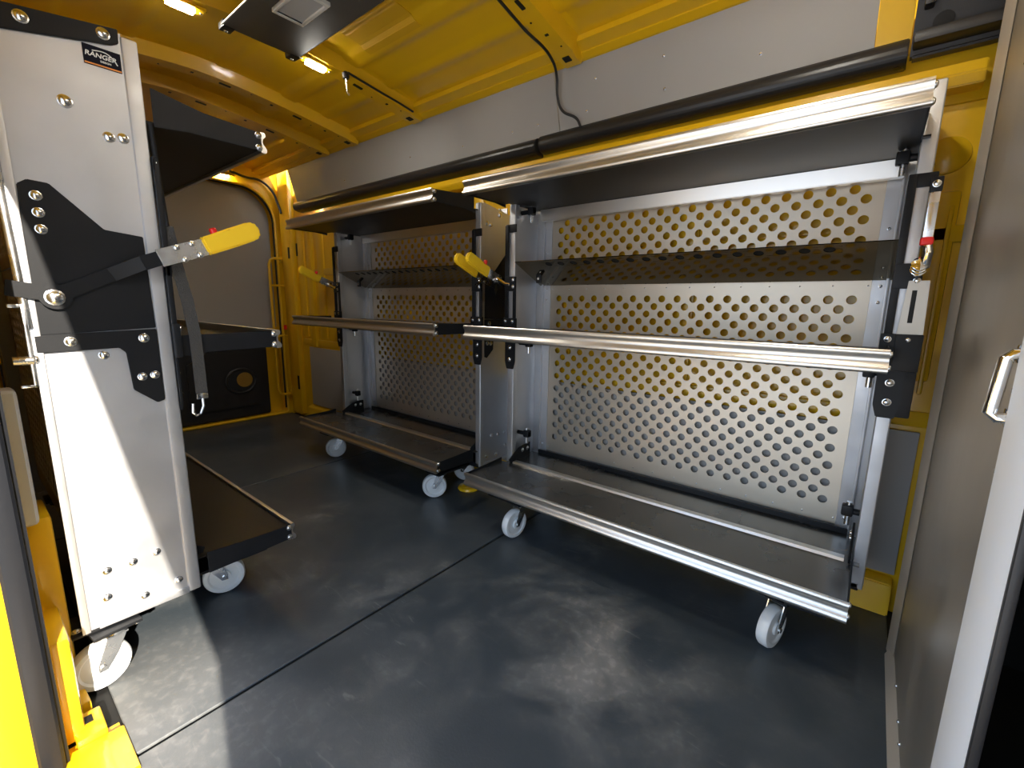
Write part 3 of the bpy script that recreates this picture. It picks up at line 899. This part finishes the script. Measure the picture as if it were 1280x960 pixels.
            def q(p, sg, x): return bm.verts.new((x, -(p[0] + nn.x * sg), p[1] + nn.y * sg))
            vs = [q(p0, 1, xa), q(p0, -1, xa), q(p1, -1, xb), q(p1, 1, xb), q(p0, 1, xa + s * 0.004), q(p0, -1, xa + s * 0.004), q(p1, -1, xb + s * 0.004), q(p1, 1, xb + s * 0.004)]
            for f in ((0, 1, 2, 3), (4, 5, 6, 7), (0, 1, 5, 4), (1, 2, 6, 5), (2, 3, 7, 6), (3, 0, 4, 7)):
                bm.faces.new([vs[i] for i in f])
            bmesh.ops.recalc_face_normals(bm, faces=bm.faces); b._merge(bm)
            bar((0.182, 1.083), (0.235, 1.105), 0.034, xb)
            arm = b.build('arm', MT['black'], lev); arm['label'] = 'black flat lever arm'
            o = bolt(arm, (xa + s * 0.004, -0.025, 0.998), ax, 1.7)
            b = MB(); bar((0.215, 1.097), (0.330, 1.140), 0.042, xb + s * 0.004, 0.005)
            pl = b.build('handle_plate', MT['steel'], lev)
            for v, z in ((0.252, 1.126), (0.286, 1.139), (0.268, 1.098), (0.302, 1.112)):
                bolt(pl, (xb + s * 0.009, -v, z), ax, 0.7)
            # dipped yellow grip
            b = MB()
            p, q_ = Vector((0.315, 1.135)), Vector((0.452, 1.197))
            d = (q_ - p).normalized(); nv = Vector((-d.y, d.x))
            out = []
            for t, w in ((0, 0.020), (0.02, 0.023), (0.5, 0.025), (0.86, 0.025), (0.95, 0.021), (1.0, 0.010)):
                c_ = p + (q_ - p) * t; out.append((c_ + nv * w, c_ - nv * w))
            poly = [(-a.x, a.y) for a, _ in out] + [(-c_.x, c_.y) for _, c_ in reversed(out)]
            x_a, x_b = sorted((xb - s * 0.003, xb + s * 0.017))
            b.prism(poly, 'x', x_a, x_b, 0.005)
            g = b.build('grip', MT['grip'], lev); g['label'] = 'yellow vinyl grip'
            b = MB(); b.lathe([(0.009, 0), (0.009, 0.016), (0.006, 0.019)], align((xb, -0.345, 1.168), (0, 0.35, 0.94)), 14)
            o = b.build('release_button', MT['red'], lev); o['label'] = 'red release button'
            b = MB()
            b.tube([(xm, -VF - 0.012, 1.085), (xm + s * 0.02, -VF - 0.02, 1.088), (xb, -0.262, 1.112)], 0.008, 10)
            b.cyl((xb - s * 0.012, -0.248, 1.105), (xb - s * 0.001, -0.248, 1.105), 0.014, 14)
            b.build('pivot', MT['chrome'], lev)
    # ---- perforated back
    b = MB()
    px, pz = 0.062, 0.031
    xh0 = -px * (nh - 1) / 2
    xe = H - 0.075
    perf_sheet(b, -xe, xe, 0.268, 1.090, 23, 0.346, px, pz, xh0, nh, 0.0143, -0.022, 0.003)
    perf_sheet(b, -xe, xe, 1.095, 1.47, 9, 1.150, px, pz, xh0, nh, 0.0143, -0.022, 0.003)
    back = b.build('perforated_back', MT['alu_perf'], root, smooth=20)
    nr = int(xe * 2 / 0.09)
    for k in range(nr + 1):
        x = -xe + 0.02 + (2 * xe - 0.04) * k / nr
        bolt(back, (x, -0.022, 1.072), (0, -1, 0), 0.28, 'rivet'); bolt(back, (x, -0.022, 0.288), (0, -1, 0), 0.28, 'rivet')
    # side flange strips between end panels and perforated sheet
    for s in (-1, 1):
        b = MB()
        a, c = sorted((s * (xe - 0.012), s * (H - 0.004)))
        b.box((a, -0.030, 0.25), (c, -0.023, 1.47), 0.0025)
        a, c = sorted((s * (xe + 0.022), s * (xe + 0.030)))
        b.box((a, -0.044, 0.25), (c, -0.028, 1.47), 0.0025)
        st = b.build('side_strip', MT['alu_panel'], root)
        for z in (0.30, 1.02, 1.07, 1.24):
            bolt(st, (s * (xe + 0.01), -0.030, z), (0, -1, 0), 0.5, 'rivet')
    # ---- slanted polished strip with one row of holes
    b = MB()
    import math as _m
    ang = math.radians(25)
    w = 0.222
    xs = H - 0.03
    perf_sheet(b, -xs, xs, 0.0, w, 1, w - 0.030, px, 0.034, xh0 + px, nh - 2, 0.0150, 0.0, 0.003)
    bmesh.ops.transform(b.bm, matrix=Matrix.Translation((0, -0.034, 1.088)) @ Matrix.Rotation(PI / 2 - ang, 4, 'X'), verts=b.bm.verts)
    stp = b.build('slanted_strip', MT['strip'], root, smooth=20); stp['label'] = 'dark polished strip leaning forward above the middle shelf'
    b = MB(); b.prism([(-xs + 0.0, 0.003), (xs, 0.003), (xs, 0.006), (-xs, 0.006)], 'z', w - 0.055, w - 0.008)
    bmesh.ops.transform(b.bm, matrix=Matrix.Translation((0, -0.034, 1.088)) @ Matrix.Rotation(PI / 2 - ang, 4, 'X'), verts=b.bm.verts)
    b.build('hole_shade', MT['dark'], root)  # dark sheet added behind the holes so they read as shaded
    b = MB(); b.box((-H + 0.072, -0.130, 1.095), (-H + 0.098, -0.118, 1.190), 0.003)
    hb = b.build('hinge_plate', MT['plastic'], root)
    for z in (1.115, 1.142, 1.172): bolt(hb, (-H + 0.085, -0.130, z), (0, -1, 0), 0.6)
    # ---- three folding shelves
    for kind, z0 in (('top', 1.420), ('middle', 0.853), ('bottom', 0.205)):
        b = MB()
        zs = {'top': z0 + 0.012, 'middle': z0 + 0.030, 'bottom': z0 + 0.045}[kind]
        b.box((sx0 + 0.004, -VL + 0.002, zs - 0.004), (sx1 - 0.004, -VF - 0.022, zs))
        zk = zs
        b.box((-H + 0.012, -VF - 0.022, zk - 0.004), (H - 0.012, -0.046, zk))
        shelf = b.build('%s_shelf' % kind, MT[tray if kind == 'bottom' else 'dsheet'], root)
        b = MB(); b.prism([(-VL - p[0], z0 + p[1]) for p in LIP], 'x', sx0, sx1)
        b.build('front_lip', MT['alu_lip'], shelf, smooth=50)
        # stiffening angle along the middle or the rear edge
        b = MB()
        if kind == 'bottom':
            b.prism([(-0.255, zs), (-0.250, zs + 0.008), (-0.225, zs + 0.008), (-0.220, zs)], 'x', -H + 0.05, H - 0.05)
        elif kind == 'top':
            b.prism([(-0.058, zs - 0.055), (-0.070, zs - 0.053), (-0.078, zs - 0.005), (-0.046, zs - 0.005), (-0.046, zs - 0.055)], 'x', -H + 0.05, H - 0.05, 0.002)
        else:
            b.box((-H + 0.05, -0.06, zs - 0.03), (H - 0.05, -0.046, zs - 0.004), 0.002)
        b.build('stiffener', MT['alu_lip'], shelf)
        for s, xe_ in ((-1, sx0), (1, sx1)):
            b = MB()
            a, c = sorted((xe_, xe_ - s * 0.004))
            if kind == 'top':
                poly = [(-VL - 0.003, z0 + 0.004), (-VL - 0.003, z0 + 0.053), (-0.36, z0 + 0.062), (-VF - 0.014, z0 + 0.085), (-VF - 0.014, z0 - 0.004), (-0.32, z0 + 0.004)]
            elif kind == 'middle':
                poly = [(-VL - 0.003, z0 + 0.004), (-VL - 0.003, z0 + 0.053), (-VF - 0.018, z0 + 0.050), (-VF - 0.018, z0 - 0.006), (-0.33, z0 + 0.002)]
            else:
                poly = [(-VL - 0.003, z0 + 0.004), (-VL - 0.003, z0 + 0.053), (-0.36, z0 + 0.056), (-VF - 0.022, z0 + 0.062), (-VF - 0.022, z0 - 0.004), (-0.40, z0 + 0.0)]
            b.prism(poly, 'x', a, c, 0.001)
            if kind == 'bottom':
                a2, c2 = sorted((s * (H - 0.034), s * (H - 0.040)))
                b.prism([(-VF - 0.022, z0 + 0.042), (-VF - 0.03, z0 + 0.062), (-0.19, z0 + 0.105), (-0.13, z0 + 0.115), (-0.10, z0 + 0.115), (-0.10, z0 + 0.045)], 'x', a2, c2, 0.001)
            ep = b.build('end_plate', MT['black'], shelf)
            for z in (z0 + 0.012, z0 + 0.045):
                bolt(ep, (xe_, -VL + 0.006, z), (s, 0, 0), 0.9)
            if kind == 'bottom':
                for v in (0.165, 0.125):
                    bolt(ep, (s * (H - 0.040), -v, z0 + 0.088), (-s, 0, 0), 0.9)
    # ---- base frame under the bottom shelf
    b = MB()
    b.box((-H + 0.006, -VF + 0.0, 0.160), (H - 0.006, -0.06, 0.185), 0.003)
    b.box((sx0 + 0.05, -VL + 0.03, 0.190), (sx1 - 0.05, -VL + 0.07, 0.245), 0.003)
    for s in (-1, 1):
        xa = s * (H - 0.12)
        b.box((xa - 0.05, -VL + 0.05, 0.160), (xa + 0.05, -0.02, 0.170), 0.002)
    b.box((-H + 0.05, -0.046, 0.170), (H - 0.05, -0.038, 0.268), 0.002)
    b.build('base_frame', MT['black'], root)
    for cx, cy, a in casters:
        caster(root, cx, cy, a)
    return root

LR, LL, LN = 1.38, 1.275, 1.275
YB = 1.848
cR = -0.625
cart('shelf_cart', (cR, YB, 0), 0, LR, -0.708, 0.662,
     'large silver shelf cart nearest the partition, widest perforated back', 19,
     [(-1.11 - cR, -0.390, 1.45), (-0.12 - cR, -0.390, 1.28), (-1.12 - cR, -0.10, 0.4), (-0.16 - cR, -0.10, 0.3)], right_up=True)
cL = -2.135
cart('shelf_cart', (cL, YB, 0), 0, LL, -0.695, 0.615,
     'smaller shelf cart on the far wall, between the large cart and the rear doors', 17,
     [(-2.615 - cL, -0.350, 1.06), (-1.66 - cL, -0.350, 0.86), (-2.62 - cL, -0.10, 0.3), (-1.70 - cL, -0.10, 0.3)])
cN = -2.090
YN = 0.128
nc = cart('shelf_cart', (cN, YN, 0), PI, LN, -0.645, 0.63,
     'shelf cart at the left seen end-on, tall aluminium end panel with yellow-handled lever', 17,
     [(-(-1.66 - cN), -(0.447 - YN), 1.29), (-(-1.462 - cN), -(0.166 - YN), -1.47), (0.45, -0.35, 0.5), (0.45, -0.09, 0.5)], ext=0.018, tray='dsheet')

# extras of the near cart, in its own frame (local x = -(world x - cN), local y = -(world y - YN))
ex = -LN / 2
nl = empty('label_plate', (0, 0, 0)); nl.parent = nc
b = MB()
lp = [(-0.135, 1.558), (-0.200, 1.556), (-0.198, 1.521), (-0.133, 1.519)]
lp = [(-0.134, 1.518), (-0.200, 1.518), (-0.200, 1.559), (-0.134, 1.559)]
b.prism(lp, 'x', ex - 0.0015, ex)
lb = b.build('label_base', MT['label'], nl); lb['label'] = 'black maker\'s label with white lettering'
b = MB(); b.box((ex - 0.0022, -0.199, 1.5195), (ex - 0.0014, -0.135, 1.5225)); b.build('orange_stripe', MT['lorange'], nl)
def put_text(txt, size, y, z, mname, shear=0.0, nm='lettering', sx=1.0):
    me = text_mesh(txt, size, 0.0004, shear)
    o = bpy.data.objects.new(nm, me); COL.objects.link(o)
    me.materials.clear(); me.materials.append(MT[mname])
    o.parent = nl
    # local frame of the cart: the panel faces -x; the reader sees -y to the right
    R = Matrix(((0, 0, -1), (-1, 0, 0), (0, 1, 0))).to_4x4()
    o.matrix_local = Matrix.Translation((ex - 0.0022, y, z)) @ R @ Matrix.Diagonal((sx, 1, 1, 1))
put_text('RANGER', 0.0135, -0.164, 1.5405, 'lwhite', 0.15, sx=1.05)
put_text('DESIGN', 0.0055, -0.172, 1.5300, 'lwhite', 0.0)
b = MB()
arc = []
for k in range(13):
    t = k / 12
    arc.append((ex - 0.0022, -0.150 - 0.043 * t, 1.5485 + 0.0045 * math.sin(t * 2.3) - 0.020 * t ** 4))
b.tube(arc, 0.0011, 6); b.build('swoosh', MT['lwhite'], nl)
# strap with hook
b = MB()
sp = [(ex - 0.012, -0.249, 1.182), (ex - 0.015, -0.258, 1.10), (ex - 0.013, -0.275, 1.00), (ex - 0.012, -0.285, 0.90), (ex - 0.012, -0.286, 0.74)]
bm = bmesh.new(); rows_ = []
for p in sp:
    rows_.append([bm.verts.new((p[0] + dx, p[1] + dy, p[2])) for dx, dy in ((0.001, -0.014), (0.001, 0.014), (-0.002, 0.014), (-0.002, -0.014))])
for A, B in zip(rows_, rows_[1:]):
    for k in range(4): bm.faces.new((A[k], A[(k + 1) % 4], B[(k + 1) % 4], B[k]))
bm.faces.new(rows_[0]); bm.faces.new(rows_[-1][::-1])
bmesh.ops.recalc_face_normals(bm, faces=bm.faces)
b._merge(bm)
strap = b.build('strap', MT['web'], nc); strap['label'] = 'dark webbing strap hanging at the panel front'
b = MB()
b.box((ex - 0.017, -0.300, 0.725), (ex - 0.010, -0.272, 0.742), 0.003)
b.tube([(ex - 0.013, -0.286, 0.735), (ex - 0.013, -0.286, 0.705), (ex - 0.013, -0.278, 0.685), (ex - 0.013, -0.268, 0.68), (ex - 0.013, -0.260, 0.69), (ex - 0.013, -0.262, 0.715)], 0.004, 8)
b.build('hook', MT['steel'], strap)
b = MB(); b.tube([(ex - 0.012, -0.250, 1.182), (ex - 0.006, -0.246, 1.30), (ex + 0.0, -0.243, 1.425)], 0.0055, 8); b.build('strut_rod', MT['black'], nc)
# steel tie rod and U catch at the rear edge
b = MB(); b.tube([(ex - 0.004, 0.030, 1.60), (ex - 0.004, 0.030, 1.24), (ex - 0.004, 0.022, 0.93)], 0.008, 12); b.tube([(ex - 0.004, 0.030, 1.252), (ex - 0.004, 0.030, 1.235)], 0.0105, 12)
b.build('tie_rod', MT['steel'], nc)
b = MB()
for lo, hi in (((ex - 0.012, 0.030, 0.975), (ex - 0.002, 0.050, 0.983)), ((ex - 0.012, 0.022, 0.80), (ex - 0.002, 0.030, 0.983)), ((ex - 0.012, 0.022, 0.80), (ex - 0.002, 0.050, 0.806))):
    b.box(lo, hi, 0.002)
b.cyl((ex - 0.006, 0.024, 0.86), (ex - 0.006, 0.055, 0.86), 0.010, 12)
uc = b.build('rear_catch', MT['steel'], nc); uc['label'] = 'bright steel U-shaped catch at the rear edge'
bolt(uc, (ex - 0.006, 0.021, 0.862), (0, -1, 0), 1.0)
b = MB()
b.box((ex - 0.004, -0.020, 0.160), (ex + 0.10, 0.042, 0.168), 0.003)
fp = b.build('foot_plate', MT['black'], nc)
for y in (0.008, 0.030): bolt(fp, (ex + 0.02, y, 0.168), (0, 0, 1), 1.0)

# small yellow anchor cup on the floor between the carts
td = empty('floor_anchor', (-1.62, 1.66, 0.0)); tag(td, 'small yellow floor anchor dish under the gap between the far carts', 'anchor')
b = MB(); b.lathe([(0.055, 0.0), (0.060, 0.006), (0.055, 0.016), (0.035, 0.020), (0.030, 0.008), (0.001, 0.007)], Matrix(), 24); b.build('dish', MT['yellow'], td)
b = MB(); b.tube([(0.028 * math.cos(a), 0.0, 0.016 + 0.014 * math.sin(a)) for a in [i * PI / 8 for i in range(9)]], 0.004, 8); b.build('ring', MT['steel'], td)
